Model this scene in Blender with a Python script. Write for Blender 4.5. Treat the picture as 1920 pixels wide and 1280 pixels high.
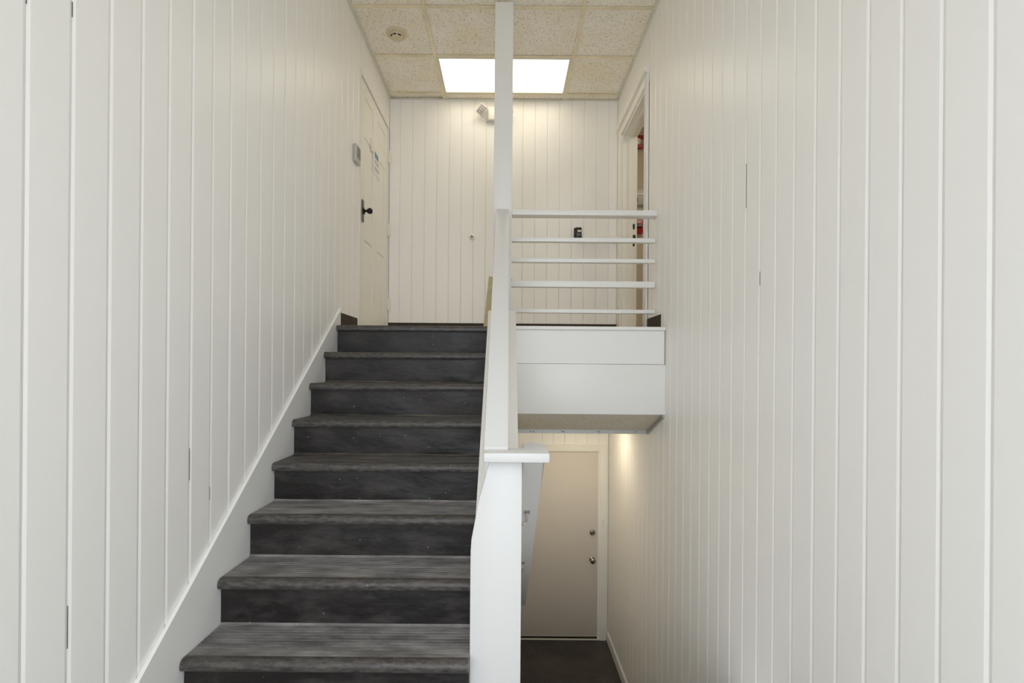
import bpy, bmesh, math, random
from mathutils import Vector, Matrix
random.seed(7)
for o in list(bpy.data.objects): bpy.data.objects.remove(o)
S = bpy.context.scene
C = S.collection
R = math.radians

# ------------------------------------------------------------------ camera
# eye at the origin, looking along +Y; z = 0 is eye height
F = 930.0
cd = bpy.data.cameras.new('camera'); cam = bpy.data.objects.new('camera', cd); C.objects.link(cam)
cd.sensor_width = 36.0; cd.sensor_fit = 'HORIZONTAL'; cd.lens = F / 1920 * 36
cd.shift_x = 10 / 1920; cd.shift_y = 52 / 1920; cd.clip_start = 0.02
cam.location = (0, 0, 0); cam.rotation_euler = (R(90), -R(0.45), 0)
S.camera = cam

# ------------------------------------------------------------------ world, exposure
W = bpy.data.worlds.new('sky'); S.world = W; W.use_nodes = True
bg = W.node_tree.nodes['Background']
bg.inputs[0].default_value = (0.90, 0.95, 1.0, 1); bg.inputs[1].default_value = 3.65
S.view_settings.view_transform = 'Standard'; S.view_settings.look = 'None'
S.view_settings.exposure = 0.0; S.view_settings.gamma = 1.0; S.view_settings.use_curve_mapping = False
S.cycles.diffuse_bounces = 10; S.cycles.max_bounces = 14
LENS_STRENGTH = 3.0
DOWNLIGHT_STRENGTH = 140.0
HALL_FILL_STRENGTH = 13.0

pd = bpy.data.lights.new('entrance_portal', 'AREA'); pd.shape = 'RECTANGLE'; pd.size = 2.2; pd.size_y = 3.98; pd.cycles.is_portal = True
po = bpy.data.objects.new('entrance_portal', pd); C.objects.link(po); po.location = (-0.05, -0.79, 0.51); po.rotation_euler = (R(90), 0, 0)
# ------------------------------------------------------------------ key dimensions (metres)
XL, XR = -1.2145, 1.1165          # faces of the side walls
ZC = 2.745                        # ceiling
ZF = 0.302                        # upper landing
ZE = -1.48                        # entry floor
ZB = -2.93                        # lower floor
YB = 5.065                        # upper back wall
YD = 5.39                         # lower back wall
YF = -0.65                        # entrance wall behind the viewer
T, RI, Y0 = 0.236, 0.198, 3.478   # stair run, rise, front of landing nosing
PX0, PX1 = -0.132, 0.061          # centre partition

# ------------------------------------------------------------------ materials
def mat(name, col, rough=0.5, metal=0.0, spec=0.5, bump=0.0, bscale=40.0, var=0.0, vscale=3.0, bdist=0.002, stretch=(1,1,1), coat=0.0):
    m = bpy.data.materials.new(name); m.use_nodes = True
    nt = m.node_tree; b = nt.nodes['Principled BSDF']
    b.inputs['Base Color'].default_value = (*col, 1); b.inputs['Roughness'].default_value = rough
    b.inputs['Metallic'].default_value = metal; b.inputs['Specular IOR Level'].default_value = spec
    b.inputs['Coat Weight'].default_value = coat
    g = nt.nodes.new('ShaderNodeNewGeometry')
    mp = nt.nodes.new('ShaderNodeMapping'); mp.inputs['Scale'].default_value = stretch
    nt.links.new(g.outputs['Position'], mp.inputs['Vector'])
    if bump:
        n = nt.nodes.new('ShaderNodeTexNoise'); n.inputs['Scale'].default_value = bscale; n.inputs['Detail'].default_value = 4
        nt.links.new(mp.outputs[0], n.inputs['Vector'])
        bp = nt.nodes.new('ShaderNodeBump'); bp.inputs['Strength'].default_value = bump; bp.inputs['Distance'].default_value = bdist
        nt.links.new(n.outputs['Fac'], bp.inputs['Height']); nt.links.new(bp.outputs[0], b.inputs['Normal'])
    if var:
        n = nt.nodes.new('ShaderNodeTexNoise'); n.inputs['Scale'].default_value = vscale; n.inputs['Detail'].default_value = 3
        nt.links.new(mp.outputs[0], n.inputs['Vector'])
        r = nt.nodes.new('ShaderNodeValToRGB')
        r.color_ramp.elements[0].position = 0.3; r.color_ramp.elements[1].position = 0.7
        r.color_ramp.elements[0].color = (*[c * (1 - var) for c in col], 1)
        r.color_ramp.elements[1].color = (*[min(1, c * (1 + var)) for c in col], 1)
        nt.links.new(n.outputs['Fac'], r.inputs[0]); nt.links.new(r.outputs[0], b.inputs['Base Color'])
    return m

def emis(name, col, s):
    m = bpy.data.materials.new(name); m.use_nodes = True
    b = m.node_tree.nodes['Principled BSDF']
    b.inputs['Base Color'].default_value = (0.8, 0.8, 0.8, 1)
    b.inputs['Emission Color'].default_value = (*col, 1); b.inputs['Emission Strength'].default_value = s
    return m

def dusty(name, base, dust, lo, hi, stretch, scale, rough, bump, bdist, specks=True, bscale=None):
    """dark rubber with scuffed, dusty patches and small paint specks"""
    m = mat(name, base, rough)
    nt = m.node_tree; b = nt.nodes['Principled BSDF']; L = nt.links
    g = [n for n in nt.nodes if n.type == 'NEW_GEOMETRY'][0]
    mp = nt.nodes.new('ShaderNodeMapping'); mp.inputs['Scale'].default_value = stretch
    L.new(g.outputs['Position'], mp.inputs[0])
    n = nt.nodes.new('ShaderNodeTexNoise'); n.inputs['Scale'].default_value = scale; n.inputs['Detail'].default_value = 6; n.inputs['Roughness'].default_value = 0.65
    L.new(mp.outputs[0], n.inputs['Vector'])
    r = nt.nodes.new('ShaderNodeValToRGB'); r.color_ramp.elements[0].position = lo; r.color_ramp.elements[1].position = hi
    r.color_ramp.elements[0].color = (*base, 1); r.color_ramp.elements[1].color = (*dust, 1)
    L.new(n.outputs['Fac'], r.inputs[0]); out = r.outputs[0]
    if specks:
        v = nt.nodes.new('ShaderNodeTexVoronoi'); v.inputs['Scale'].default_value = 22
        L.new(g.outputs['Position'], v.inputs['Vector'])
        lt = nt.nodes.new('ShaderNodeMath'); lt.operation = 'LESS_THAN'; lt.inputs[1].default_value = 0.045
        L.new(v.outputs['Distance'], lt.inputs[0])
        mx = nt.nodes.new('ShaderNodeMix'); mx.data_type = 'RGBA'
        L.new(lt.outputs[0], mx.inputs[0]); L.new(out, mx.inputs[6]); mx.inputs[7].default_value = (0.45, 0.43, 0.4, 1)
        out = mx.outputs[2]
    L.new(out, b.inputs['Base Color'])
    rr = nt.nodes.new('ShaderNodeMapRange'); rr.inputs[1].default_value = lo; rr.inputs[2].default_value = hi
    rr.inputs[3].default_value = rough; rr.inputs[4].default_value = min(1, rough + 0.3)
    L.new(n.outputs['Fac'], rr.inputs[0]); L.new(rr.outputs[0], b.inputs['Roughness'])
    n2 = nt.nodes.new('ShaderNodeTexNoise'); n2.inputs['Scale'].default_value = bscale or scale * 2; n2.inputs['Detail'].default_value = 3
    L.new(mp.outputs[0], n2.inputs['Vector'])
    bp = nt.nodes.new('ShaderNodeBump'); bp.inputs['Strength'].default_value = bump; bp.inputs['Distance'].default_value = bdist
    L.new(n2.outputs['Fac'], bp.inputs['Height']); L.new(bp.outputs[0], b.inputs['Normal'])
    return m

M = {}
M['paint'] = mat('white_wall_paint', (0.89, 0.875, 0.845), 0.36, bump=0.25, bscale=25, bdist=0.002, stretch=(1,1,.25))
M['trim'] = mat('white_trim_paint', (0.80, 0.795, 0.775), 0.34, bump=0.15, bscale=30)
M['newel'] = mat('dimmed_trim_paint', (0.70, 0.697, 0.685), 0.36, bump=0.15, bscale=30)  # same trim paint, darkened to offset strong daylight on the partition end
M['doorp'] = mat('cream_door_paint', (0.85, 0.83, 0.77), 0.4, bump=0.1, bscale=60)
M['lowdoor'] = mat('warm_grey_door_paint', (0.66, 0.61, 0.545), 0.45, bump=0.1, bscale=60)
M['tee'] = mat('yellowed_grid_enamel', (0.80, 0.71, 0.51), 0.45, var=0.12, vscale=6)
M['angle'] = mat('white_grid_enamel', (0.70, 0.68, 0.6), 0.4)
M['dark'] = mat('dark_plenum', (0.02, 0.02, 0.02), 0.9)
M['brownbase'] = mat('dark_brown_rubber_base', (0.052, 0.038, 0.028), 0.65, spec=0.2, var=0.2, vscale=30)
M['joint'] = mat('open_joint_shadow_gap', (0.12, 0.11, 0.10), 0.9)
M['tread'] = dusty('ribbed_rubber', (0.040, 0.035, 0.031), (0.155, 0.137, 0.115), 0.38, 0.78, (1.2, 4, 4), 5.0, 0.42, 0.25, 0.002)
M['tread_worn'] = dusty('ribbed_rubber_dusty', (0.105, 0.097, 0.093), (0.33, 0.31, 0.30), 0.36, 0.74, (1.2, 4, 4), 4.0, 0.45, 0.25, 0.002)
M['nose'] = dusty('worn_rubber_nosing', (0.034, 0.030, 0.028), (0.135, 0.120, 0.105), 0.40, 0.80, (1.0, 3, 3), 26.0, 0.36, 0.3, 0.002)
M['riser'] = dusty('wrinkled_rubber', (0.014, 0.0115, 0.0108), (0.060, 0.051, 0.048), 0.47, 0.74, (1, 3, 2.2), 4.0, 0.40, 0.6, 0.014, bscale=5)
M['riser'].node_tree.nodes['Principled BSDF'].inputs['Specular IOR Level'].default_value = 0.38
M['landfloor'] = mat('pale_bounce_floor', (0.52, 0.47, 0.38), 0.5, var=0.08, vscale=8)  # unseen floor, tone made pale to bounce light onto ceiling and walls
M['stud'] = mat('brown_studded_rubber', (0.045, 0.036, 0.030), 0.42, var=0.35, vscale=5)
M['entry'] = mat('lightened_entry_floor', (0.30, 0.29, 0.275), 0.6)  # unseen floor, lightened so it throws light on the near walls and ceiling
M['concrete'] = mat('pale_concrete', (0.42, 0.42, 0.42), 0.8, var=0.1, vscale=2)
M['bronze'] = mat('oil_rubbed_bronze', (0.028, 0.020, 0.018), 0.3, metal=0.6)
M['pewter'] = mat('aged_pewter', (0.16, 0.15, 0.13), 0.35, metal=0.9)
M['nickel'] = mat('worn_nickel', (0.33, 0.29, 0.24), 0.22, metal=1.0)
M['chrome'] = mat('chrome', (0.62, 0.55, 0.53), 0.18, metal=1.0)
M['alu'] = mat('dull_aluminium', (0.42, 0.42, 0.40), 0.4, metal=0.5)
M['plastic'] = mat('white_plastic', (0.80, 0.785, 0.73), 0.35)
M['grey_plastic'] = mat('grey_plastic', (0.50, 0.50, 0.47), 0.4)
M['yellowed'] = mat('yellowed_plastic', (0.66, 0.57, 0.40), 0.4)
M['display'] = mat('dark_display', (0.09, 0.075, 0.05), 0.15)
M['lenses'] = mat('prismatic_lamp_lens', (0.20, 0.19, 0.20), 0.12, metal=0.4)
M['lensgrid'] = mat('lens_grid', (0.42, 0.40, 0.40), 0.25)
M['red'] = mat('red_plastic', (0.33, 0.010, 0.014), 0.35)
M['black'] = mat('black_plastic', (0.010, 0.009, 0.009), 0.35)
M['white_print'] = mat('white_print', (0.8, 0.78, 0.75), 0.6)
M['paper'] = mat('white_paper', (0.80, 0.79, 0.76), 0.7)
M['blue_print'] = mat('blue_print', (0.15, 0.30, 0.48), 0.6)
M['grey_print'] = mat('grey_print', (0.38, 0.37, 0.36), 0.7)
M['hall'] = mat('beige_hall_paint', (0.50, 0.43, 0.32), 0.6)
M['tan'] = mat('tan_fibreboard', (0.56, 0.47, 0.29), 0.75, var=0.08, vscale=20)
M['clear'] = mat('strobe_lens', (0.75, 0.74, 0.72), 0.1)
M['lens'] = emis('lit_diffuser', (1.0, 0.89, 0.68), LENS_STRENGTH)
M['hall_fill'] = emis('hall_fill_glow', (1.0, 0.9, 0.72), HALL_FILL_STRENGTH)
M['down'] = emis('lit_downlight', (1.0, 0.86, 0.62), DOWNLIGHT_STRENGTH)

def tile_material(name, hi, lo):
    m = mat(name, hi, 0.9)
    nt = m.node_tree; b = nt.nodes['Principled BSDF']; L = nt.links
    g = [n for n in nt.nodes if n.type == 'NEW_GEOMETRY'][0]
    mp = nt.nodes.new('ShaderNodeMapping'); mp.inputs['Scale'].default_value = (1, 0.55, 1)
    L.new(g.outputs['Position'], mp.inputs[0])
    n = nt.nodes.new('ShaderNodeTexNoise'); n.inputs['Scale'].default_value = 135; n.inputs['Detail'].default_value = 2
    L.new(mp.outputs[0], n.inputs['Vector'])
    r = nt.nodes.new('ShaderNodeValToRGB'); e = r.color_ramp.elements
    e[0].position = 0.34; e[0].color = (*lo, 1); e[1].position = 0.42; e[1].color = (*hi, 1)
    L.new(n.outputs['Fac'], r.inputs[0])
    n2 = nt.nodes.new('ShaderNodeTexNoise'); n2.inputs['Scale'].default_value = 3; L.new(g.outputs['Position'], n2.inputs['Vector'])
    r2 = nt.nodes.new('ShaderNodeValToRGB'); e = r2.color_ramp.elements
    e[0].position = 0.35; e[0].color = (0.97, 0.93, 0.84, 1); e[1].position = 0.65; e[1].color = (1, 1, 1, 1)
    L.new(n2.outputs['Fac'], r2.inputs[0])
    mx = nt.nodes.new('ShaderNodeMix'); mx.data_type = 'RGBA'; mx.blend_type = 'MULTIPLY'; mx.inputs[0].default_value = 1
    L.new(r.outputs[0], mx.inputs[6]); L.new(r2.outputs[0], mx.inputs[7]); L.new(mx.outputs[2], b.inputs['Base Color'])
    bp = nt.nodes.new('ShaderNodeBump'); bp.inputs['Strength'].default_value = 0.6; bp.inputs['Distance'].default_value = 0.003
    L.new(r.outputs[0], bp.inputs['Height']); L.new(bp.outputs[0], b.inputs['Normal'])
    return m
M['tile'] = tile_material('fissured_ceiling_tile', (0.91, 0.875, 0.80), (0.56, 0.515, 0.44))
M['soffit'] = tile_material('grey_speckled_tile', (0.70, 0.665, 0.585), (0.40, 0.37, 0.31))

# ------------------------------------------------------------------ helpers
WL = {}                                     # world position of every object's origin
def link(name, me, m, parent=None, loc=(0,0,0), smooth=False):
    o = bpy.data.objects.new(name, me); C.objects.link(o)
    if m is not None and not me.materials: me.materials.append(M[m])
    o.location = loc; WL[o.name] = Vector(loc)
    if parent is not None:
        o.parent = parent; o.matrix_parent_inverse = Matrix.Translation(-WL[parent.name])
    if smooth:
        for p in me.polygons: p.use_smooth = True
        me.set_sharp_from_angle(angle=R(35))
    return o

def obj(name, V, Fc, m, parent=None, smooth=False, base=False):
    """one mesh object from world-space vertices, origin at its centre (or base)"""
    V = [Vector(v) for v in V]
    lo = Vector([min(v[i] for v in V) for i in range(3)]); hi = Vector([max(v[i] for v in V) for i in range(3)])
    c = (lo + hi) / 2
    if base: c.z = lo.z
    me = bpy.data.meshes.new(name); me.from_pydata([v - c for v in V], [], Fc)
    bm = bmesh.new(); bm.from_mesh(me); bmesh.ops.recalc_face_normals(bm, faces=bm.faces); bm.to_mesh(me); bm.free()
    return link(name, me, m, parent, c, smooth)

def boxV(x0, x1, y0, y1, z0, z1):
    return ([(x0,y0,z0),(x1,y0,z0),(x1,y1,z0),(x0,y1,z0),(x0,y0,z1),(x1,y0,z1),(x1,y1,z1),(x0,y1,z1)],
            [(0,3,2,1),(4,5,6,7),(0,1,5,4),(1,2,6,5),(2,3,7,6),(3,0,4,7)])
def join(*parts):
    V, Fc = [], []
    for v, f in parts:
        n = len(V); V += list(v); Fc += [tuple(i + n for i in q) for q in f]
    return V, Fc
def bev(V, Fc, w, seg=2):
    me = bpy.data.meshes.new('t'); me.from_pydata([Vector(v) for v in V], [], Fc)
    bm = bmesh.new(); bm.from_mesh(me)
    bmesh.ops.recalc_face_normals(bm, faces=bm.faces)
    bmesh.ops.bevel(bm, geom=bm.edges[:], offset=w, segments=seg, affect='EDGES', profile=0.5)
    V = [v.co.copy() for v in bm.verts]; bm.verts.index_update()
    Fc = [tuple(v.index for v in f.verts) for f in bm.faces]
    bm.free(); bpy.data.meshes.remove(me)
    return V, Fc
def box(name, x0, x1, y0, y1, z0, z1, m, parent=None, b=0.0, seg=2, base=False):
    V, Fc = boxV(x0, x1, y0, y1, z0, z1)
    if b: V, Fc = bev(V, Fc, b, seg)
    return obj(name, V, Fc, m, parent, smooth=bool(b), base=base)
def prismV(poly, axis, a, b):
    """polygon extruded along an axis: 'x' poly is (y,z); 'y' poly is (x,z); 'z' poly is (x,y)"""
    f = {'x': lambda p, t: (t, p[0], p[1]), 'y': lambda p, t: (p[0], t, p[1]), 'z': lambda p, t: (p[0], p[1], t)}[axis]
    n = len(poly)
    return ([f(p, a) for p in poly] + [f(p, b) for p in poly],
            [tuple(range(n)), tuple(range(2*n-1, n-1, -1))] + [(i, (i+1) % n, n + (i+1) % n, n + i) for i in range(n)])
def prism(name, poly, axis, a, b, m, parent=None, bv=0.0, smooth=False):
    V, Fc = prismV(poly, axis, a, b)
    if bv: V, Fc = bev(V, Fc, bv)
    return obj(name, V, Fc, m, parent, smooth or bool(bv))
def latheV(prof, c, d, n=24):
    """profile [(radius, height)] turned about direction d through c"""
    d = Vector(d).normalized(); u = d.orthogonal().normalized(); w = d.cross(u); c = Vector(c)
    V, Fc = [], []
    for r, h in prof:
        for i in range(n):
            a = 2 * math.pi * i / n
            V.append(c + d * h + (u * math.cos(a) + w * math.sin(a)) * max(r, 1e-5))
    for k in range(len(prof) - 1):
        for i in range(n):
            j = (i + 1) % n
            Fc.append((k*n+i, k*n+j, (k+1)*n+j, (k+1)*n+i))
    Fc.append(tuple(range(n))); Fc.append(tuple(range((len(prof)-1)*n, len(prof)*n)))
    return V, Fc
def lathe(name, prof, c, d, m, parent=None, n=24):
    return obj(name, *latheV(prof, c, d, n), m, parent, smooth=True)
def tubeV(pts, r, n=10):
    V, Fc = [], []; pts = [Vector(p) for p in pts]
    for k, p in enumerate(pts):
        d = (pts[min(k+1, len(pts)-1)] - pts[max(k-1, 0)]).normalized()
        u = d.cross(Vector((0.3, 0.9, 0.2))).normalized(); w = d.cross(u)
        for i in range(n):
            a = 2*math.pi*i/n; V.append(p + (u*math.cos(a) + w*math.sin(a))*r)
    for k in range(len(pts)-1):
        for i in range(n):
            j = (i+1) % n; Fc.append((k*n+i, k*n+j, (k+1)*n+j, (k+1)*n+i))
    Fc.append(tuple(range(n))); Fc.append(tuple(range((len(pts)-1)*n, len(pts)*n)))
    return V, Fc
def thing(name, label, cat, loc, group=None):
    o = bpy.data.objects.new(name, None); C.objects.link(o); o.location = loc; WL[o.name] = Vector(loc)
    o.empty_display_size = 0.1
    return tag(o, label, cat, group)
def tag(o, label, cat, group=None):
    o['label'] = label; o['category'] = cat
    if group: o['group'] = group
    return o
def struct(o, label=None, cat=None):
    o['kind'] = 'structure'
    if label: o['label'] = label
    if cat: o['category'] = cat
    return o
def text(name, body, size, loc, rot, m, parent):
    cu = bpy.data.curves.new('t', 'FONT'); cu.body = body; cu.size = size; cu.extrude = 0.0006
    cu.align_x = 'CENTER'; cu.align_y = 'CENTER'
    t = bpy.data.objects.new('t', cu); C.objects.link(t)
    dg = bpy.context.evaluated_depsgraph_get(); me = bpy.data.meshes.new_from_object(t.evaluated_get(dg))
    bpy.data.objects.remove(t)
    me.transform(Matrix.Rotation(rot[2], 4, 'Z') @ Matrix.Rotation(rot[1], 4, 'Y') @ Matrix.Rotation(rot[0], 4, 'X'))
    me.materials.clear()
    return link(name, me, m, parent, loc)

# ------------------------------------------------------------------ planks (tongue and groove boards, v-grooved)
PBS, PD, PTH, PGAP = 0.0090, 0.0025, 0.016, 0.0014
_pl = {}
def plank_mesh(w, h, face):
    """board w wide, h high; front face at local 0, body behind it. face: 'L' looks +X, 'R' looks -X, 'B' looks -Y"""
    key = (round(w, 4), round(h, 4), face)
    if key in _pl: return _pl[key]
    gp, PB = (PGAP, PBS) if face != 'B' else (0.0011, 0.0055)
    a, b = -w/2 + gp/2, w/2 - gp/2
    prof = [(a, -PTH), (b, -PTH), (b, -PD), (b - PB, 0), (a + PB, 0), (a, -PD)]
    if face == 'L': f = lambda s, d, z: (d, s, z)
    elif face == 'R': f = lambda s, d, z: (-d, s, z)
    else: f = lambda s, d, z: (s, -d, z)
    V = [f(s, d, 0) for s, d in prof] + [f(s, d, h) for s, d in prof]
    n = 6
    Fc = [tuple(range(n)), tuple(range(2*n-1, n-1, -1))] + [(i, (i+1) % n, n+(i+1) % n, n+i) for i in range(n)]
    me = bpy.data.meshes.new('plank'); me.from_pydata(V, [], Fc)
    bm = bmesh.new(); bm.from_mesh(me); bmesh.ops.recalc_face_normals(bm, faces=bm.faces); bm.to_mesh(me); bm.free()
    me.materials.append(M['paint']); _pl[key] = me
    return me
def plank(face, s0, s1, z0, z1, parent, at):
    j = random.uniform(-0.0006, 0.0006)
    me = plank_mesh(s1 - s0, z1 - z0, face); s = (s0 + s1) / 2
    loc = (at + j, s, z0) if face in 'LR' else (s, at + j, z0)
    return link('plank', me, None, parent, loc)
def cuts(first, pitch, a, b):
    """groove positions between a and b plus the two ends"""
    k = math.ceil((a - first) / pitch); out = [a]
    while first + k * pitch < b - 0.004:
        g = first + k * pitch
        if g > a + 0.004: out.append(g)
        k += 1
    return out + [b]

# ------------------------------------------------------------------ WALLS
SB = 0.022                                 # planks' depth in front of the backing
# left wall; the six-panel door sits in it at y 4.05 .. 5.03
DL0, DL1, DLT = 4.062, 5.030, 2.445
Vl, Fl = join(boxV(XL-0.14, XL-SB, YF, DL0, ZB, ZC+0.12), boxV(XL-0.14, XL-SB, DL0, YB+0.14, DLT, ZC+0.12),
              boxV(XL-0.14, XL-SB, DL0, YB+0.14, ZB, ZF-0.05), boxV(XL-0.14, XL-0.08, DL0, YB+0.14, ZF-0.05, DLT))
wl = struct(obj('wall_left', Vl, Fl, 'paint'), 'white vertical plank wall left of the dark stairs', 'wall')
cl = cuts(1.2485, 0.13163, YF + 0.01, DL0 - 0.012)
for a, b in zip(cl[:-1], cl[1:]):
    plank('L', a, b, ZE - 0.02 if a < 1.7 else ZE, ZC + 0.02, wl, XL)
box('header_panel', XL-SB, XL, DL0 - 0.012, YB, DLT, ZC+0.02, 'paint', wl)
# right wall with the doorway at y 4.03 .. 4.85 on the landing
DR0, DR1, DRT = 4.030, 4.850, ZF + 1.995
Vr, Fr = join(boxV(XR+SB, XR+0.14, YF, DR0, ZB, ZC+0.12), boxV(XR+SB, XR+0.14, DR0, DR1, ZB, ZF-0.02),
              boxV(XR+SB, XR+0.14, DR0, DR1, DRT, ZC+0.12), boxV(XR+SB, XR+0.14, DR1, YD+0.14, ZB, ZC+0.12))
wr = struct(obj('wall_right', Vr, Fr, 'paint'), 'tall white vertical plank wall right of the railing', 'wall')
cr = cuts(1.1454, 0.13147, YF + 0.01, DR0 - 0.09)
for a, b in zip(cr[:-1], cr[1:]):
    plank('R', a, b, ZE - 0.02 if b < 1.95 else ZB, ZC + 0.02, wr, XR)
crl = cuts(1.1454, 0.13147, DR0 - 0.09, YD)
for a, b in zip(crl[:-1], crl[1:]):
    plank('R', a, b, ZB, -0.2, wr, XR)
box('header_panel', XR, XR+SB, DR0 - 0.09, YB, DRT, ZC+0.02, 'paint', wr)
box('jamb_panel', XR, XR+SB, DR1, YB, ZF, DRT, 'paint', wr)
# open joints where the paint has split between two planks
def crack(wall, side, px, pya, pyb):
    X = XR if side > 0 else -XL
    first, pitch = (1.1454, 0.13147) if side > 0 else (1.2485, 0.13163)
    y = X * F / abs(px - 950 - (692 - (pya+pyb)/2) * 0.00785)
    y = first + round((y - first) / pitch) * pitch
    za, zb = (692 - pyb) * y / F, (692 - pya) * y / F
    x0, x1 = (XR + 0.0008, XR + 0.006) if side > 0 else (XL - 0.006, XL - 0.0008)
    box('open_joint', x0, x1, y - 0.0009, y + 0.0004, za, zb, 'joint', wall)
for c_ in ((1400, 303, 387), (1425, 505, 531)): crack(wr, 1, *c_)
for c_ in ((114, 1142, 1222), (127, 10, 38), (354, 845, 905), (388, 917, 941), (40, 5, 14)): crack(wl, -1, *c_)
# upper back wall
wb = struct(box('wall_back', XL-0.14, XR+0.14, YB+SB, YB+0.14, ZF-0.3, ZC+0.12, 'paint'), 'cream white vertical plank wall at the back of the upper landing', 'wall')
cb = cuts(0.1487, 0.12553, XL, XR)
for a, b in zip(cb[:-1], cb[1:]): plank('B', a, b, ZF + 0.165, ZC + 0.02, wb, YB)
# lower back wall round the lower door
LDX0, LDX1, LDT = 0.150, 1.022, ZB + 2.045
Vd, Fd = join(boxV(LDX1, XR+0.14, YD+SB, YD+0.14, ZB-0.1, -0.2), boxV(-1.35, LDX0, YD+SB, YD+0.14, ZB-0.1, -0.2), boxV(LDX0, LDX1, YD+SB, YD+0.14, LDT, -0.2))
wd = struct(obj('wall_lower_back', Vd, Fd, 'paint'), 'white plank wall above and around the lower door', 'wall')
cw = cuts(1.005, 0.1232, PX1, XR)
for a, b in zip(cw[:-1], cw[1:]): plank('B', a, b, LDT if b < LDX1 + 0.05 and a > LDX0 - 0.05 else ZB, -0.42, wd, YD)
# entrance wall behind the viewer, with the tall glazed entrance opening
EX0, EX1, EZT = -1.16, 1.06, 2.50
Ve, Fe = join(boxV(XL-0.14, EX0, YF-0.15, YF, ZE-0.3, ZC+0.12), boxV(EX1, XR+0.14, YF-0.15, YF, ZE-0.3, ZC+0.12), boxV(EX0, EX1, YF-0.15, YF, EZT, ZC+0.12))
we = struct(obj('wall_front', Ve, Fe, 'paint'), 'white entrance wall behind the viewer with a tall opening', 'wall')
Vm, Fm = join(boxV(EX0, EX1, YF-0.11, YF-0.05, 0.64, 0.72), boxV(EX0, EX0+0.05, YF-0.11, YF-0.05, ZE, EZT), boxV(EX1-0.05, EX1, YF-0.11, YF-0.05, ZE, EZT),
              boxV(-0.09, -0.03, YF-0.11, YF-0.05, 0.72, EZT), boxV(EX0, EX1, YF-0.11, YF-0.05, EZT-0.05, EZT))
struct(obj('trim_1', Vm, Fm, 'alu'), 'aluminium frame of the entrance opening behind the viewer', 'frame')

# ------------------------------------------------------------------ FLOORS
struct(box('floor', XL-0.08, XR+0.14, Y0+0.034, YB+0.16, ZF-0.26, ZF, 'landfloor'), 'unseen upper landing floor, made pale to bounce light', 'floor')
struct(box('floor_entry', XL, XR, YF-0.15, 2.0, ZE-0.12, ZE, 'entry'), 'grey entry floor at the foot of the stairs', 'floor')
fl = struct(box('floor_lower', -1.35, XR, 3.30, YD+0.14, ZB-0.1, ZB, 'stud'), 'dark brown studded rubber floor in front of the lower door', 'floor')
struct(box('ground', -9, 9, YF-12, YF-0.15, ZE-0.2, ZE-0.08, 'concrete'), 'pale concrete paving outside the entrance', 'ground')
# raised round studs, too small to pick apart: one part
Vs, Fs = [], []
n = 8; ry = 4.05
while ry < YD - 0.02:
    rx = PX1 + 0.03
    while rx < XR - 0.03:
        b0 = len(Vs)
        for r, h in ((0.0105, 0), (0.0085, 0.0028)):
            for i in range(n):
                a = 2*math.pi*(i+0.5)/n; Vs.append((rx + r*math.cos(a), ry + r*math.sin(a), ZB + h))
        for i in range(n): Fs.append((b0+i, b0+(i+1) % n, b0+n+(i+1) % n, b0+n+i))
        Fs.append(tuple(range(b0+n, b0+2*n)))
        rx += 0.0285
    ry += 0.0285
st = obj('studs', Vs, Fs, 'stud', fl); st['kind'] = 'stuff'
struct(prism('baseboard_right', [(XR, ZB), (XR-0.014, ZB), (XR-0.014, ZB+0.085), (XR-0.008, ZB+0.10), (XR, ZB+0.10)], 'y', 3.6, YD-0.02, 'trim'), 'white baseboard along the lower right wall', 'baseboard')
struct(box('baseboard_back', XL+0.001, XR-0.001, YB-0.004, YB+SB, ZF, ZF+0.1645, 'brownbase'), 'dark base strip under the back wall planks', 'baseboard')
struct(prism('baseboard_left', [(XL, ZF), (XL+0.012, ZF), (XL+0.006, ZF+0.012), (XL+0.004, ZF+0.10), (XL, ZF+0.102)], 'y', 3.59, DL0-0.05, 'brownbase'), 'short dark brown rubber base piece at the top of the stairs', 'baseboard')
struct(prism('baseboard_railing', [(XR, ZF), (XR-0.012, ZF), (XR-0.006, ZF+0.012), (XR-0.004, ZF+0.105), (XR, ZF+0.107)], 'y', 3.60, DR0-0.09, 'brownbase'), 'short dark brown rubber base piece below the railing by the doorway', 'baseboard')

# ------------------------------------------------------------------ CEILING (suspended grid)
ce = struct(box('ceiling', XL-0.08, XR+0.14, YF-0.15, YB+0.14, ZC+0.14, ZC+0.20, 'dark'), 'suspended ceiling of speckled cream tiles in a yellowed grid', 'ceiling')
TX = [XL, -0.653, -0.0435, 0.566, XR]
rows = [4.952]
while rows[-1] > YF: rows.append(rows[-1] - 0.592)
TY = [YB] + rows[:-1] + [YF]
TY = TY[::-1]
TZ = ZC + 0.007
_tm = {}
for j in range(len(TY)-1):
    for i in range(4):
        x0, x1, y0, y1 = TX[i], TX[i+1], TY[j], TY[j+1]
        if abs(y0 - (4.952-0.592)) < 1e-4 and i in (1, 2): continue     # the lit panel
        key = (round(x1-x0, 3), round(y1-y0, 3))
        if key not in _tm:
            me = bpy.data.meshes.new('ceiling_tile')
            v, f = bev(*boxV(-key[0]/2+0.003, key[0]/2-0.003, -key[1]/2+0.003, key[1]/2-0.003, 0, 0.016), 0.002, 1)
            me.from_pydata(v, [], f); me.materials.append(M['tile']); _tm[key] = me
        o = link('ceiling_tile', _tm[key], None, ce, ((x0+x1)/2, (y0+y1)/2, TZ + random.uniform(0, 0.001)))
        if j == len(TY)-2 and i == 0: o.rotation_euler = (R(3.2), R(-0.9), 0); o.location.z += 0.007
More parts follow.
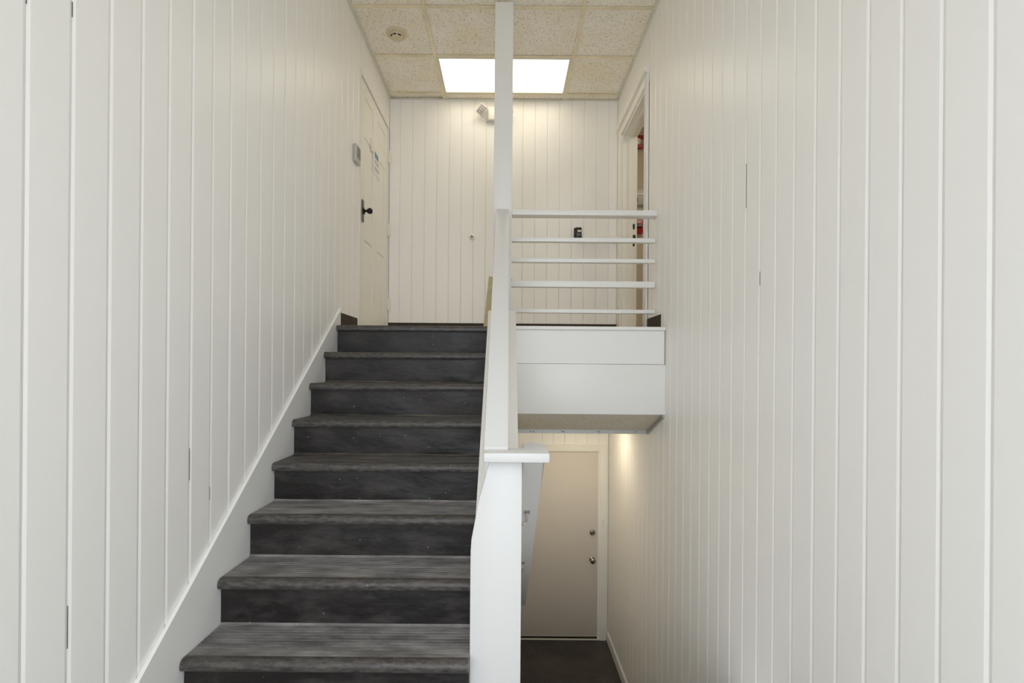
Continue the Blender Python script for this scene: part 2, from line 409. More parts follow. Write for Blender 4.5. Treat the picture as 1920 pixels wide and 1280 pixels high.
for x in TX[1:-1]:
    for j in range(len(TY)-1):
        if abs(x + 0.0435) < 1e-3 and abs(TY[j] - (4.952-0.592)) < 1e-4: continue
        box('grid_tee', x-0.014, x+0.014, TY[j], TY[j+1], ZC, ZC+0.0035, 'tee', ce)
for y in TY[1:-1]:
    for i in range(4):
        box('grid_tee', TX[i]+(0.012 if i else 0), TX[i+1]-(0.012 if i < 3 else 0), y-0.014, y+0.014, ZC+0.0003, ZC+0.0038, 'tee', ce)
box('wall_angle', XL, XL+0.022, YF, YB, ZC-0.001, ZC+0.003, 'angle', ce)
box('wall_angle', XR-0.022, XR, YF, YB, ZC-0.001, ZC+0.003, 'angle', ce)
box('wall_angle', XL+0.022, XR-0.022, YB-0.020, YB, ZC-0.001, ZC+0.003, 'angle', ce)

# ------------------------------------------------------------------ lit ceiling panel
ly0, ly1, lx0, lx1 = 4.952-0.592+0.012, 4.952-0.012, -0.653+0.012, 0.566-0.012
tr = thing('ceiling_light', 'large lit rectangular fluorescent panel in the tiled ceiling', 'light', ((lx0+lx1)/2, (ly0+ly1)/2, ZC))
fw = 0.020
Vf, Ff = join(boxV(lx0, lx1, ly0, ly0+fw, ZC-0.003, ZC+0.018), boxV(lx0, lx1, ly1-fw, ly1, ZC-0.003, ZC+0.018),
              boxV(lx0, lx0+fw, ly0+fw, ly1-fw, ZC-0.003, ZC+0.018), boxV(lx1-fw, lx1, ly0+fw, ly1-fw, ZC-0.003, ZC+0.018))
obj('frame', Vf, Ff, 'angle', tr)
box('diffuser', lx0+fw, lx1-fw, ly0+fw, ly1-fw, ZC+0.011, ZC+0.017, 'lens', tr)

# ------------------------------------------------------------------ STAIRCASE up
st = thing('staircase', 'dark ribbed rubber staircase climbing to the upper landing', 'staircase', (-0.66, 2.5, ZE))
SX0, SX1 = XL + 0.018, PX0 - 0.001
NOV, NTH = 0.028, 0.036                     # nosing overhang and thickness
def tread_profile(yf, z, yb):
    """(y, z) outline: bull nose at the front, grooved top, flat below"""
    P = []
    for k in range(9):
        a = R(-90 + 180 * k / 8 * 0.5)       # quarter round at the top front
    rr = 0.022
    P.append((yf + NOV + 0.004, z - NTH)); P.append((yf + 0.006, z - NTH - 0.004)); P.append((yf + 0.001, z - NTH + 0.002)); P.append((yf, z - rr))
    for k in range(1, 7):
        a = math.pi/2 * k / 6
        P.append((yf + rr - rr*math.cos(a), z - rr + rr*math.sin(a)))
    y = yf + 0.058
    while y < yb - 0.018:
        P += [(y, z), (y + 0.0014, z - 0.005), (y + 0.0062, z - 0.005), (y + 0.0076, z)]
        y += 0.0215 + 0.003*math.sin(y*400)
    # cove up to the riser behind
    P += [(yb - 0.012, z), (yb - 0.005, z + 0.003), (yb, z + 0.011), (yb, z - NTH)]
    return P
NST = 9
for k in range(NST):
    yf, z = Y0 - k*T, ZF - k*RI
    if k == 0:
        prof = [(yf+NOV+0.03, z-NTH), (yf+0.006, z-NTH-0.004), (yf+0.001, z-NTH+0.002), (yf, z-0.02)] + [(yf+0.02-0.02*math.cos(math.pi/2*q/6), z-0.02+0.02*math.sin(math.pi/2*q/6)) for q in range(1, 7)] + [(yf+NOV+0.03, z+0.0006)]
        prism('tread', prof, 'x', SX0, SX1, 'nose', st, smooth=True)
    else:
        yb = Y0 - (k-1)*T + NOV
        tr_ = prism('tread', tread_profile(yf, z, yb), 'x', SX0, SX1, 'tread_worn' if k > 4 else 'tread', st, smooth=True)
        # scuffed front band of the nosing
        band = [(yf+0.004, z-NTH-0.0035), (yf+0.0002, z-NTH+0.002), (yf-0.0008, z-0.021)] + [(yf+0.022-0.0228*math.cos(math.pi/2*q/6), z-0.022+0.0228*math.sin(math.pi/2*q/6)) for q in range(1, 7)] + [(yf+0.036, z+0.0008), (yf+0.036, z-0.001), (yf+0.022, z-0.006), (yf+0.006, z-0.022), (yf+0.008, z-NTH-0.002)]
        prism('nosing_strip', band, 'x', SX0+0.001, SX1-0.001, 'nose', tr_, smooth=True)
    # riser below this tread, thin sheet with a gentle bulge
    zb, zt, yr = z - RI, z - NTH, yf + NOV
    NX, NZ = 40, 6; V, Fc = [], []
    ph = random.uniform(0, 6)
    for a in range(NX+1):
        for b in range(NZ+1):
            u, v = a/NX, b/NZ
            w = math.sin(math.pi*v)
            d = (0.0022 + 0.003*u*u)*w*(math.sin(7*u+ph)+0.7*math.sin(17*u+2*ph)) if k < 5 else 0.0010*w*math.sin(6*u+ph)
            V.append((SX0 + 0.001 + (SX1-SX0-0.002)*u, yr - 0.001 - d, zb + (zt-zb)*v))
    for a in range(NX):
        for b in range(NZ):
            i = a*(NZ+1)+b; Fc.append((i, i+NZ+1, i+NZ+2, i+1))
    nf = len(V)
    V += [(v[0], yr + 0.012, v[2]) for v in V]
    Fc += [tuple(nf + i for i in q[::-1]) for q in Fc]
    ring = [b for b in range(NZ+1)] + [a*(NZ+1)+NZ for a in range(1, NX+1)] + [NX*(NZ+1)+b for b in range(NZ-1, -1, -1)] + [a*(NZ+1) for a in range(NX-1, 0, -1)]
    for i in range(len(ring)):
        p, q = ring[i], ring[(i+1) % len(ring)]; Fc.append((p, q, nf+q, nf+p))
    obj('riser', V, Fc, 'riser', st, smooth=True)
# white skirt board along the wall
sk = lambda y: 0.1736 + 0.8155 * (y - 3.274)
ys, ye = 1.10, 3.575
poly = [(ys, ZE), (ys, max(ZE+0.05, sk(ys))), (ye, sk(ye)), (ye, ZF-0.05), (Y0+0.02, ZF-RI-0.10), (2.0, ZE)]
skb = prism('skirt_board', poly, 'x', XL+0.0012, XL+0.016, 'trim', st)
skb['label'] = 'white sloping skirt board along the left wall'
q = 0.012
poly = [(ys, sk(ys)-0.001), (ye, sk(ye)-0.001), (ye, sk(ye)+q), (ys, sk(ys)+q)]
v, f = prismV(poly, 'x', XL+0.0012, XL+0.016)
v = [(x if not (i >= 4 and (i-4) in (2, 3)) else XL+0.008, y, z) for i, (x, y, z) in enumerate(v)]
obj('bead', v, f, 'trim', skb)

# ------------------------------------------------------------------ STAIRCASE down (between the partition and the right wall)
sd = thing('staircase', 'dark rubber stairs going down beside the right wall to the lower door', 'staircase', (0.58, 2.7, ZB))
ND = 7; rd = (ZE - ZB) / ND
for k in range(ND):
    yf, z = 1.98 + 0.215*k, ZE - rd*k
    yn = yf + 0.215
    if k: prism('tread', [(yf-0.03, z-0.03), (yn+0.03, z-0.03), (yn+0.03, z-0.012), (yn+0.022, z), (yf-0.03, z)], 'x', PX1+0.002, XR-0.002, 'tread', sd)
    else: prism('tread', [(1.96, z-0.03), (2.025, z-0.03), (2.025, z-0.012), (2.017, z), (1.96, z)], 'x', PX1+0.002, XR-0.002, 'nose', sd)
    yr = (2.0 if k == 0 else yn)
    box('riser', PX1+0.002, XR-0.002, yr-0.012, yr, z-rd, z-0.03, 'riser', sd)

# ------------------------------------------------------------------ CENTRE PARTITION between the two flights
cu = lambda y: 0.414 + 0.8155 * (y - 3.5)
rl = lambda y: -0.294 + 0.840 * (y - 1.912)
pn = 1.885
wc = struct(prism('wall_center', [(pn+0.02, ZB), (YD+SB, ZB), (YD+SB, -0.20), (3.5, -0.20), (3.5, cu(3.5)), (pn+0.02, cu(pn+0.02))], 'x', PX0, PX1, 'paint'),
            'white sloping partition wall between the two flights of stairs', 'wall')
# upper half wall and its sloping cap
prism('half_wall', [(1.93, cu(1.93)-0.02), (3.5, cu(3.5)-0.01), (3.70, cu(3.5)-0.01), (3.70, rl(3.70)-0.03), (1.93, rl(1.93)-0.03)], 'x', -0.080, 0.004, 'trim', wc)
cp = [(1.905, rl(1.905)-0.032), (1.905, rl(1.905)), (3.665, rl(3.665)), (3.70, rl(3.68)+0.004), (3.70, rl(3.70)-0.045)]
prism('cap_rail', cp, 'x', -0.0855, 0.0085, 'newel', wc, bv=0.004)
# flared end panel facing the entrance
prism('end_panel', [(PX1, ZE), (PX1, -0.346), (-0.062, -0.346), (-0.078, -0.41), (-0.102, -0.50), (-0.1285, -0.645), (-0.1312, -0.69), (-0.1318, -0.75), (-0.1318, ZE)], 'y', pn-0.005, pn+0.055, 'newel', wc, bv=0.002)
# flat cap with its pointed return towards the lower handrail
capoly = [(-0.083, 1.828), (0.162, 1.828), (0.162, 2.045), (0.145, 2.085), (0.105, 2.118), (0.068, 2.085), (0.068, 1.948), (-0.083, 1.948)]
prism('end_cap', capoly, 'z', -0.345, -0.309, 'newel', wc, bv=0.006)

# lower handrail under the cap
hr = thing('handrail', 'flat white board handrail sloping down beside the lower door', 'handrail', (0.11, 2.0, -0.40))
hl = lambda y: -0.369 - 0.812 * (y - 1.95)
prism('rail', [(1.92, -0.3452), (1.92, hl(1.92)), (3.62, hl(3.62)), (3.62, hl(3.62)+0.035), (1.985, -0.3452)], 'x', PX1+0.004, 0.150, 'trim', hr, bv=0.002)
for y in (2.31, 2.87, 3.36):
    z = hl(y)
    b_ = obj('bracket', *join(tubeV([(PX1+0.004, y, z-0.060), (PX1+0.022, y, z-0.058), (PX1+0.034, y, z-0.045), (PX1+0.038, y, z-0.022), (PX1+0.038, y, z-0.006)], 0.006),
                              latheV([(0.0, 0), (0.022, 0), (0.022, 0.003), (0.012, 0.006), (0.0, 0.006)], (PX1, y, z-0.060), (1, 0, 0), 16)), 'chrome', hr, smooth=True)
    V, Fc = boxV(PX1+0.024, PX1+0.052, -0.016, 0.016, -0.004, -0.0005)
    Mx = Matrix.Translation((0, y, z)) @ Matrix.Rotation(-math.atan(0.812), 4, 'X')
    obj('saddle', [Mx @ Vector(v) for v in V], Fc, 'alu', b_)

# ------------------------------------------------------------------ POST, RAILING, FASCIA
YP = 3.704
tag(box('support_post', -0.107, 0.030, YP, YP+0.137, ZF, ZC-0.002, 'trim', b=0.003, base=True), 'white square post rising from the partition to the ceiling', 'post')
rg = thing('railing', 'white horizontal bar railing between the post and the right wall', 'railing', (0.57, 3.74, ZF+0.02))
yr0 = 3.715
zr = lambda y, d: (692 - y) * d / F
def rail(name, ya, yb_, d0, d1, x1, bv):
    return box(name, 0.0305, x1, d0, d1, zr(yb_, d0), zr(ya, d0), 'trim', rg, b=bv)
rail('top_rail', 392.0, 402.2, 3.700, 3.785, XR-0.001, 0.004)
for ya, yb_ in ((444.5, 452), (483.5, 490.5), (525.5, 537), (578.5, 585.5)):
    rail('rail', ya, yb_, yr0, yr0+0.05, XR-0.010, 0.002)
# fascia below the landing edge
YFA = 3.490
f1 = struct(box('trim_2', PX1+0.001, XR-0.008, YFA, Y0+0.06, -0.012+0.055, ZF-0.024, 'trim'), 'white upper fascia board under the railing ledge', 'fascia')
f2 = struct(box('trim_3', PX1+0.001, XR-0.0005, YFA-0.006, Y0+0.06, -0.311, 0.040, 'trim', b=0.0015), 'white lower fascia board above the stairwell soffit', 'fascia')
led = [(3.80, ZF+0.001), (YFA-0.012, ZF+0.001), (YFA-0.018, ZF-0.005), (YFA-0.018, ZF-0.018), (YFA-0.012, ZF-0.024), (YFA+0.02, ZF-0.024), (YFA+0.02, ZF+0.0005)]
struct(prism('trim_4', [(YFA+0.02, ZF-0.0235), (YFA-0.012, ZF-0.0235), (YFA-0.018, ZF-0.018), (YFA-0.018, ZF-0.003), (YFA-0.012, ZF+0.003), (3.70, ZF+0.003), (3.70, ZF+0.0005), (YFA+0.022, ZF+0.0005)], 'x', PX1+0.002, XR-0.006, 'trim', smooth=True), 'white rounded ledge along the landing edge', 'ledge')

# sloping soffit tile with its metal angle trims
so = struct(prism('ceiling_soffit', [(3.500, -0.309), (3.895, -0.470), (3.895, -0.440), (3.54, -0.28)], 'x', PX1+0.001, XR-0.001, 'soffit'), 'sloping speckled tile soffit under the landing', 'ceiling')
prism('edge_angle', [(3.893, -0.500), (3.900, -0.500), (3.900, -0.44), (3.890, -0.44), (3.890, -0.470), (3.893, -0.472)], 'x', PX1+0.001, XR-0.001, 'alu', so)
prism('side_angle', [(3.505, -0.334), (3.890, -0.500), (3.890, -0.472), (3.505, -0.313)], 'x', XR-0.016, XR-0.0005, 'alu', so)
for i, x in enumerate((0.19, 0.215, 0.44, 0.452, 0.72, 0.735, 1.02)):
    lathe('screw', [(0.0, 0), (0.005, 0), (0.004, 0.002), (0, 0.002)], (x, 3.8932, -0.484 - 0.003*(i % 2)), (0, -1, 0), 'black', so, 8)
struct(box('ceiling_lower', PX1, XR+0.02, 3.897, YD+0.02, -0.475, -0.40, 'paint'), 'white ceiling over the lower door', 'ceiling')
dl = thing('downlight', 'round warm downlight over the lower hall by the right wall', 'light', (0.77, 4.66, -0.475))
lathe('ring', [(0.060, 0.0), (0.085, 0.0), (0.085, 0.006), (0.060, 0.010), (0.060, 0.0)], (0.77, 4.66, -0.475), (0, 0, -1), 'plastic', dl)
lathe('bulb', [(0.0, 0.0), (0.058, 0.0), (0.050, 0.012), (0.0, 0.018)], (0.77, 4.66, -0.476), (0, 0, -1), 'down', dl)

# ------------------------------------------------------------------ LOWER DOOR
d2 = struct(box('door_2', LDX0+0.004, LDX1-0.003, YD+0.004, YD+0.045, ZB+0.030, LDT-0.006, 'lowdoor', b=0.002), 'plain warm grey flush door at the bottom of the lower stairs', 'door')
for x0, x1 in ((LDX1, LDX1+0.072), (LDX0-0.072, LDX0)):
    s = 1 if x0 == LDX1 else -1
    prism('side_casing', [(x0, YD-0.001), (x1, YD-0.001), (x1, YD-0.020), ((x0+x1)/2, YD-0.017), (x0, YD-0.012)] if s > 0 else [(x0, YD-0.001), (x1, YD-0.001), (x1, YD-0.012), ((x0+x1)/2, YD-0.017), (x0, YD-0.020)], 'z', ZB, LDT+0.070, 'doorp', d2)
prism('head_casing', [(YD-0.001, LDT), (YD-0.012, LDT), (YD-0.017, LDT+0.036), (YD-0.020, LDT+0.070), (YD-0.001, LDT+0.070)], 'x', LDX0-0.0005, LDX1+0.0005, 'doorp', d2)
box('jamb', LDX1-0.002, LDX1+0.012, YD-0.0105, YD+0.06, ZB, LDT, 'doorp', d2)
box('threshold', LDX0, LDX1, YD-0.012, YD+0.002, ZB+0.0005, ZB+0.010, 'plastic', d2)
box('door_gap_shade', LDX0, LDX1, YD+0.010, YD+0.04, ZB+0.0005, ZB+0.029, 'black', d2)  # black filler standing in for the shade in the gap under the door
kx = 0.947
def dz(y, d): return (692 - y) * d / F
lathe('deadbolt', [(0.0, 0), (0.028, 0), (0.030, 0.006), (0.026, 0.018), (0.019, 0.020), (0.017, 0.016), (0.0, 0.016)], (kx, YD+0.004, dz(996.5, YD)), (0, -1, 0), 'nickel', d2)
kn = lathe('knob', [(0.0, 0), (0.032, 0), (0.031, 0.006), (0.014, 0.012), (0.012, 0.026), (0.024, 0.036), (0.030, 0.048), (0.028, 0.058), (0.016, 0.064), (0.0, 0.065)], (kx, YD+0.004, dz(1047.5, YD)), (0, -1, 0), 'nickel', d2)
lathe('keyhole', [(0, 0), (0.009, 0), (0.008, 0.002), (0, 0.002)], (kx, YD+0.004-0.065, dz(1047.5, YD)), (0, -1, 0), 'pewter', kn, 12)
cs = tag(box('door_sensor', LDX1+0.030, LDX1+0.046, YD-0.030, YD-0.0165, dz(982, YD), dz(971, YD), 'plastic', b=0.003), 'tiny white sensor on the lower door casing', 'sensor')

# ------------------------------------------------------------------ LEFT SIX-PANEL DOOR
d1 = struct(box('door_1', XL-0.040, XL-0.012, DL0+0.028, DL1-0.012, ZF+0.008, DLT-0.027, 'doorp'), 'cream six panel door on the left wall of the landing', 'door')
yd0, yd1, zd0, zd1 = DL0+0.028, DL1-0.012, ZF+0.008, DLT-0.027
XF = XL - 0.0055                                                       # front of stiles and rails
c0, c1, c2, c3 = yd0+0.125, yd0+0.385, yd0+0.535, yd1-0.125
prow = [(0.265, 0.79), (0.985, 1.66), (1.80, 2.00)]
for a, b in ((yd0, c0), (c1, c2), (c3, yd1)):
    box('stile', XL-0.0125, XF, a, b, zd0, zd1, 'doorp', d1, b=0.0025, seg=1)
zz = [zd0-ZF] + [v for p in prow for v in p] + [zd1-ZF]
for a, b in zip(zz[0::2], zz[1::2]):
    for y0, y1 in ((c0, c1), (c2, c3)):
        box('cross_rail', XL-0.0125, XF-0.0002, y0-0.002, y1+0.002, ZF+a, ZF+b, 'doorp', d1, b=0.0025, seg=1)
for a, b in prow:
    for y0, y1 in ((c0, c1), (c2, c3)):
        g = 0.012; s = 0.022
        V = [(XL-0.0125, y0+g, ZF+a+g), (XL-0.0125, y1-g, ZF+a+g), (XL-0.0125, y1-g, ZF+b-g), (XL-0.0125, y0+g, ZF+b-g),
             (XL-0.0085, y0+g+s, ZF+a+g+s), (XL-0.0085, y1-g-s, ZF+a+g+s), (XL-0.0085, y1-g-s, ZF+b-g-s), (XL-0.0085, y0+g+s, ZF+b-g-s)]
        obj('panel', V, [(0,3,2,1), (4,5,6,7), (0,1,5,4), (1,2,6,5), (2,3,7,6), (3,0,4,7)], 'doorp', d1)
box('jamb', XL-0.08, XL+0.004, DL0-0.010, DL0+0.022, ZF+0.0005, DLT+0.015, 'trim', d1, b=0.002)
box('jamb', XL-0.08, XL+0.000, DL1-0.008, DL1+0.030, ZF+0.0005, DLT, 'trim', d1)
box('gap_shade_strip', XL-0.07, XL-0.030, DL0+0.022, DL1-0.008, DLT-0.024, DLT-0.0165, 'black', d1)  # black strip painting in the shade of the gap above the door
box('head_jamb', XL-0.08, XL+0.000, DL0+0.022, DL1-0.008, DLT-0.016, DLT+0.001, 'trim', d1)
for y in (293, 430, 570):
    z = dz(y + 1.7, 5.0)
    h = box('hinge', XL-0.004, XL+0.0035, DL1-0.03, DL1+0.012, z-0.055, z+0.055, 'doorp', d1)
    lathe('pin', [(0.0, -0.066), (0.006, -0.064), (0.006, -0.058), (0.011, -0.055), (0.011, 0.055), (0.006, 0.058), (0.006, 0.064), (0, 0.066)], (XL+0.014, DL1-0.008, z), (0, 0, 1), 'doorp', h, 12)
# knob set
ky, kz = 4.155, dz(397.5, 4.155)
pl = box('lock_plate', XF, XF+0.010, ky-0.026, ky+0.026, kz-0.092, kz+0.092, 'pewter', d1, b=0.005)
lathe('knob', [(0.0, 0), (0.030, 0), (0.030, 0.006), (0.020, 0.011), (0.011, 0.014), (0.010, 0.028), (0.017, 0.034), (0.023, 0.044), (0.025, 0.055), (0.022, 0.067), (0.013, 0.075), (0.0, 0.077)], (XF+0.010, ky, kz), (1, 0, 0), 'bronze', d1)
# papers taped to the door
pa = thing('paper_notice', 'white paper notice with a blue logo taped to the cream door', 'paper', (XF, 4.57, 1.78))
py0, py1 = 4.468, 4.695
box('sheet', XF+0.0004, XF+0.0022, py0, py1, 1.768, 1.990, 'paper', pa)
box('logo', XF+0.0022, XF+0.0028, py0+0.055, py0+0.175, 1.925, 1.976, 'blue_print', pa)
for z, a, b, h in ((1.893, 0.05, 0.19, 0.010), (1.880, 0.05, 0.17, 0.004), (1.835, 0.05, 0.20, 0.007), (1.822, 0.05, 0.18, 0.007)):
    box('text_line', XF+0.0022, XF+0.0027, py0+a, py0+b, z-h/2, z+h/2, 'grey_print', pa)
tag(box('door_hook', XF+0.0004, XF+0.012, 4.395, 4.455, 1.93, 2.04, 'plastic', b=0.002), 'small white card holder beside the notice on the cream door', 'holder')

# thermostat on the left wall
th = thing('thermostat', 'small pale thermostat with a dark display on the left wall', 'thermostat', (XL, 3.93, 1.69))
ty0, ty1, tz0, tz1 = 3.880, 3.995, dz(305, 3.9), dz(272.5, 3.9)
box('case', XL+0.0006, XL+0.026, ty0, ty1, tz0, tz1, 'grey_plastic', th, b=0.004)
box('display', XL+0.0255, XL+0.0268, ty0+0.022, ty1-0.012, tz0+0.040, tz1-0.012, 'display', th)

# ------------------------------------------------------------------ RIGHT DOORWAY casing
dr = struct(box('door_3', XR+0.0005, XR+0.141, DR1-0.018, DR1, ZF+0.0005, DRT, 'doorp'), 'cream cased doorway in the right wall leading to a hall', 'doorway')
box('jamb', XR+0.0005, XR+0.141, DR0, DR0+0.018, ZF+0.0005, DRT, 'doorp', dr)
box('head_jamb', XR+0.0005, XR+0.141, DR0+0.018, DR1-0.018, DRT-0.018, DRT, 'doorp', dr)
box('stop', XR+0.060, XR+0.098, DR1-0.030, DR1-0.018, ZF+0.0005, DRT-0.030, 'doorp', dr)
box('stop', XR+0.060, XR+0.098, DR0+0.018, DR1-0.018, DRT-0.030, DRT-0.018, 'doorp', dr)
box('side_casing', XR-0.018, XR-0.0003, DR0-0.088, DR0-0.004, ZF+0.0005, DRT+0.075, 'trim', dr, b=0.003)
box('side_casing', XR-0.018, XR-0.0003, DR1+0.004, DR1+0.088, ZF+0.0005, DRT+0.075, 'doorp', dr, b=0.003)
box('head_casing', XR-0.018, XR-0.0003, DR0-0.004, DR1+0.004, DRT+0.003, DRT+0.075, 'doorp', dr, b=0.003)
prism('head_moulding', [(XR-0.0003, DRT+0.075), (XR-0.042, DRT+0.082), (XR-0.045, DRT+0.088), (XR-0.045, DRT+0.118), (XR-0.0003, DRT+0.122)], 'y', DR0-0.084, DR1+0.125, 'doorp', dr)
for z, h, w in ((dz(424, 4.85), 0.055, 0.022), (dz(444, 4.85), 0.05, 0.030), (dz(458, 4.85), 0.028, 0.022)):
    s_ = box('strike_plate', XR+0.099, XR+0.099+w, DR1-0.0192, DR1-0.0175, z-h/2, z+h/2, 'pewter', dr)
    box('strike_hole', XR+0.099+w*0.3, XR+0.099+w*0.7, DR1-0.0197, DR1-0.0190, z-h*0.25, z+h*0.25, 'black', s_)
# hall beyond the doorway
YH = 5.60
struct(box('wall_hall_back', XR+0.14, 3.0, YH, YH+0.1, ZF-0.1, ZC+0.1, 'hall'), 'beige hall wall with fire devices seen through the doorway', 'wall')
struct(box('wall_hall_right', 3.0, 3.1, 2.5, YH+0.1, ZF-0.1, ZC+0.1, 'hall'), 'beige hall side wall beyond the doorway', 'wall')
struct(box('wall_hall_front', XR+0.14, 3.0, 2.4, 2.5, ZF-0.1, ZC+0.1, 'hall'), 'beige hall end wall beyond the doorway', 'wall')
struct(box('floor_hall', XR+0.14, 3.0, 2.5, YH, ZF-0.1, ZF, 'landfloor'), 'pale hall floor beyond the doorway', 'floor')
struct(box('ceiling_hall', XR+0.14, 3.0, 2.5, YH, ZC, ZC+0.1, 'tile'), 'hall ceiling beyond the doorway', 'ceiling')
struct(box('baseboard_hall', XR+0.14, 3.0, YH-0.012, YH, ZF, ZF+0.18, 'hall'), 'beige baseboard on the hall wall', 'baseboard')
hlz = thing('ceiling_light', 'added unseen fill panel lighting the hall beyond the doorway', 'light', (2.1, 4.2, ZC))  # panel added out of view to brighten the hall and spill onto the landing
box('frame', 1.80, 2.40, 3.90, 4.50, ZC-0.012, ZC-0.0005, 'angle', hlz)
box('diffuser', 1.83, 2.37, 3.93, 4.47, ZC-0.016, ZC-0.011, 'hall_fill', hlz)
hx = lambda x, y: (x - 950 - (692 - y) * 0.00785) * YH / F
# fire strobe
sx1 = hx(1205.5, 267); sz0, sz1 = dz(280 - 2, YH), dz(255.5 - 2, YH)
sb = thing('fire_strobe', 'red fire alarm strobe with a clear lens on the hall wall', 'strobe', (sx1-0.06, YH, sz0))
box('body', sx1-0.125, sx1, YH-0.035, YH-0.0005, sz0, sz1, 'red', sb, b=0.008)
lathe('lens', [(0.036, 0), (0.036, 0.006), (0.028, 0.020), (0.012, 0.028), (0.0, 0.029)], (sx1-0.0625, YH-0.035, (sz0+sz1)/2), (0, -1, 0), 'clear', sb, 12)
text('lettering', 'FIRE', 0.026, (sx1-0.013, YH-0.0355, (sz0+sz1)/2), (R(90), R(90), 0), 'white_print', sb)
text('lettering', 'FIRE', 0.026, (sx1-0.112, YH-0.0355, (sz0+sz1)/2), (R(90), R(-90), 0), 'white_print', sb)
# alarm panel
ax1 = hx(1211, 375); az0, az1 = dz(385 - 2, YH), dz(357 - 2, YH)
ap = thing('alarm_panel', 'pale wall panel with a label strip between the two red fire devices', 'panel', (ax1-0.11, YH, az0))
box('case', ax1-0.22, ax1, YH-0.04, YH-0.0005, az0, az1, 'grey_plastic', ap, b=0.005)
box('label_frame', ax1-0.19, ax1-0.018, YH-0.0412, YH-0.0398, az1-0.066, az1-0.038, 'pewter', ap)
box('label_strip', ax1-0.186, ax1-0.022, YH-0.0418, YH-0.0410, az1-0.062, az1-0.042, 'plastic', ap)
for i in range(3):
    box('button', ax1-0.125, ax1-0.100, YH-0.0425, YH-0.0398, az0+0.022+i*0.018, az0+0.034+i*0.018, 'black', ap)
# pull station
px1 = hx(1203.8, 427); pz0, pz1 = dz(439.5 - 2, YH), dz(414.5 - 2, YH)
ps = thing('fire_pull_station', 'red fire alarm pull station with white lettering on the hall wall', 'alarm', (px1-0.045, YH, pz0))
box('body', px1-0.09, px1, YH-0.045, YH-0.0005, pz0, pz1, 'red', ps, b=0.006)
box('handle', px1-0.078, px1-0.018, YH-0.056, YH-0.0445, pz0+0.060, pz0+0.105, 'black', ps, b=0.003)
text('lettering', 'FIRE', 0.040, (px1-0.047, YH-0.0455, pz1-0.024), (R(90), 0, 0), 'white_print', ps)
text('lettering', 'ALARM', 0.019, (px1-0.048, YH-0.0565, pz0+0.084), (R(90), 0, 0), 'white_print', ps)

# ------------------------------------------------------------------ SMALL THINGS ON THE LANDING
# emergency light on the back wall
el = thing('emergency_light', 'white twin head emergency light high on the back wall behind the post', 'light', (-0.12, YB, 2.50))
ez0, ez1 = dz(229.5, YB), dz(206.5, YB)
prism('housing', [(-0.235, YB-0.0005), (-0.045, YB-0.0005), (-0.055, YB-0.060), (-0.205, YB-0.060)], 'z', ez0, ez1, 'plastic', el, bv=0.005)
def lamp_head(cx, cz, rot):
    cy = YB - 0.085
    Mx = Matrix.Translation((cx, cy, cz)) @ Matrix.Rotation(R(rot), 4, 'Y') @ Matrix.Rotation(R(8), 4, 'X')
    V, Fc = bev(*boxV(-0.040, 0.040, -0.025, 0.030, -0.048, 0.048), 0.006)
    h = obj('lamp_head', [Mx @ Vector(v) for v in V], Fc, 'plastic', el, smooth=True)
    V, Fc = boxV(-0.034, 0.034, -0.0275, -0.024, -0.042, 0.042)
    obj('lens', [Mx @ Vector(v) for v in V], Fc, 'lenses', h)
    for i in range(3):
        for j in range(4):
            x, z = -0.0225 + 0.0225*i, -0.0315 + 0.021*j
            V = [(x-0.009, -0.0275, z-0.008), (x+0.009, -0.0275, z-0.008), (x+0.009, -0.0275, z+0.008), (x-0.009, -0.0275, z+0.008), (x, -0.033, z)]
            obj('facet', [Mx @ Vector(v) for v in V], [(0,1,2,3), (0,1,4), (1,2,4), (2,3,4), (3,0,4)], 'lensgrid', h)
    V, Fc = latheV([(0.0, 0), (0.018, 0), (0.014, 0.030), (0, 0.030)], (cx, YB-0.060, cz), (0, -1, 0), 12)
    obj('swivel', V, Fc, 'plastic', h, smooth=True)
lamp_head(-0.268, dz(214.5, YB), 38)
lamp_head(-0.012, dz(214.5, YB), -38)
# round door bumper
bx, bz = (885 - 950 - 1.9) * YB / F, dz(445.5, YB)
db = thing('door_bumper', 'small round white door bumper on the back wall left of the post', 'bumper', (bx, YB, bz))
lathe('flange', [(0.0, 0), (0.033, 0), (0.033, 0.003), (0.022, 0.010), (0.0, 0.010)], (bx, YB-0.0008, bz), (0, -1, 0), 'plastic', db)
lathe('cup', [(0.011, 0), (0.021, 0), (0.020, 0.022), (0.014, 0.026), (0.011, 0.020), (0.011, 0.0)], (bx, YB-0.010, bz), (0, -1, 0), 'plastic', db)
lathe('recess', [(0, 0), (0.0105, 0), (0.0105, 0.004), (0, 0.004)], (bx, YB-0.0105, bz), (0, -1, 0), 'pewter', db, 16)
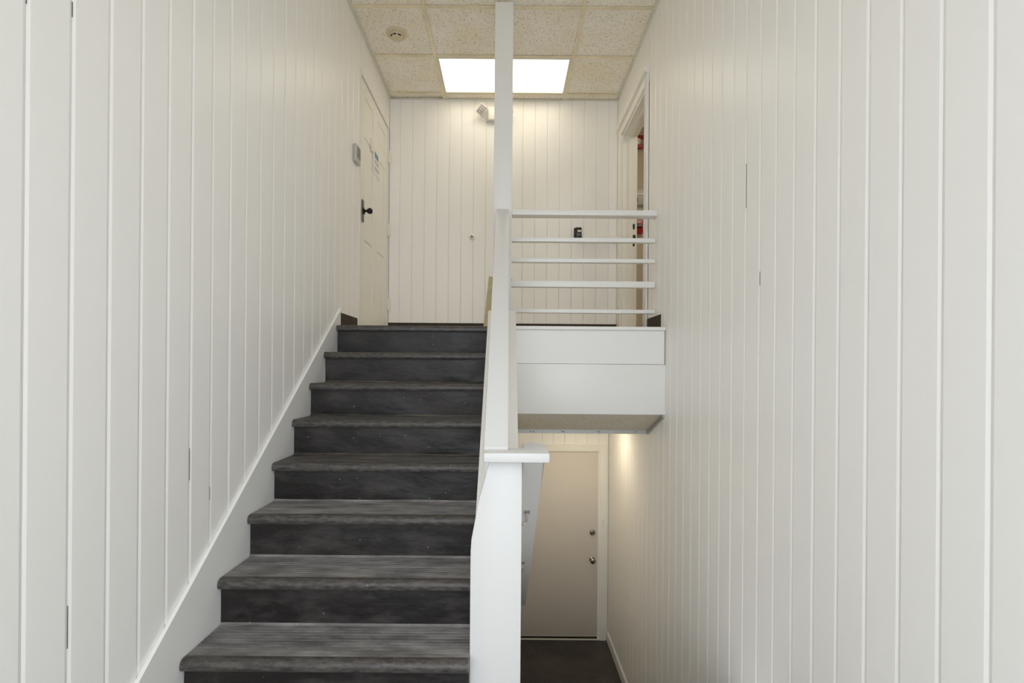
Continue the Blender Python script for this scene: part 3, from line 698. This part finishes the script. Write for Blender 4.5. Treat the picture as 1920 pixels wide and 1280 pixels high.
# black latch box and the white bar beside it
bx0, bx1 = (1077.5 - 950 - 2) * (YB-0.05) / F, (1090.5 - 950 - 2) * (YB-0.05) / F
lb = thing('latch_box', 'black box with a small white label on the back wall behind the railing', 'box', ((bx0+bx1)/2, YB, dz(446, YB)))
prism('case', [(bx0, YB-0.0008), (bx1, YB-0.0008), (bx1, YB-0.048), (bx0+0.018, YB-0.048), (bx0-0.004, YB-0.020)], 'z', dz(447.5, YB), dz(427.5, YB), 'black', lb, bv=0.002)
box('label', bx0+0.030, bx1-0.005, YB-0.0488, YB-0.0478, dz(433.2, YB-0.05), dz(429.8, YB-0.05), 'white_print', lb)
for i in range(2): box('button', bx0+0.025+i*0.020, bx0+0.038+i*0.020, YB-0.0505, YB-0.0478, dz(441, YB-0.05), dz(435.5, YB-0.05), 'pewter', lb)
rx0, rx1 = (1091 - 950 - 2) * YB / F, (1158 - 950 - 2) * YB / F
tag(box('wall_bar', rx0, rx1, YB-0.030, YB-0.0008, dz(455, YB), dz(442, YB), 'paint', b=0.003), 'white horizontal bar on the back wall right of the black box', 'bar')
# leaning board behind the post
Mx = Matrix.Translation((-0.088, YP+0.150, ZF)) @ Matrix.Rotation(R(6.0), 4, 'Y')
V, Fc = boxV(-0.098, 0.085, 0.012, 0.026, 0.011, 0.410)
Mx = Matrix.Translation((-0.088, YP+0.134, ZF)) @ Matrix.Rotation(R(5.8), 4, 'Y') @ Matrix.Rotation(R(0), 4, 'X')
tag(obj('leaning_board', [Mx @ Vector(v) for v in V], Fc, 'tan', base=True), 'tan fibreboard offcut leaning behind the white post', 'board')
# smoke detector
sm = thing('smoke_detector', 'yellowed round smoke detector on a ceiling tile', 'smoke detector', (-0.925, 4.075, ZC))
smc = (-0.925, 4.075, TZ)
lathe('base', [(0.0, 0), (0.083, 0), (0.083, 0.010), (0.076, 0.016), (0.056, 0.018), (0.0, 0.018)], smc, (0, 0, -1), 'yellowed', sm, 36)
lathe('dome', [(0.054, 0.018), (0.052, 0.030), (0.040, 0.040), (0.020, 0.045), (0.0, 0.046)], smc, (0, 0, -1), 'yellowed', sm, 36)
for a in (-52, -8, 40):
    p = Vector((smc[0] + 0.046*math.sin(R(a)), smc[1] + -0.046*math.cos(R(a)), smc[2] - 0.034))
    V, Fc = boxV(-0.013, 0.013, -0.004, 0.004, -0.004, 0.004)
    Mx = Matrix.Translation(p) @ Matrix.Rotation(R(a), 4, 'Z')
    obj('vent', [Mx @ Vector(v) for v in V], Fc, 'black', sm)
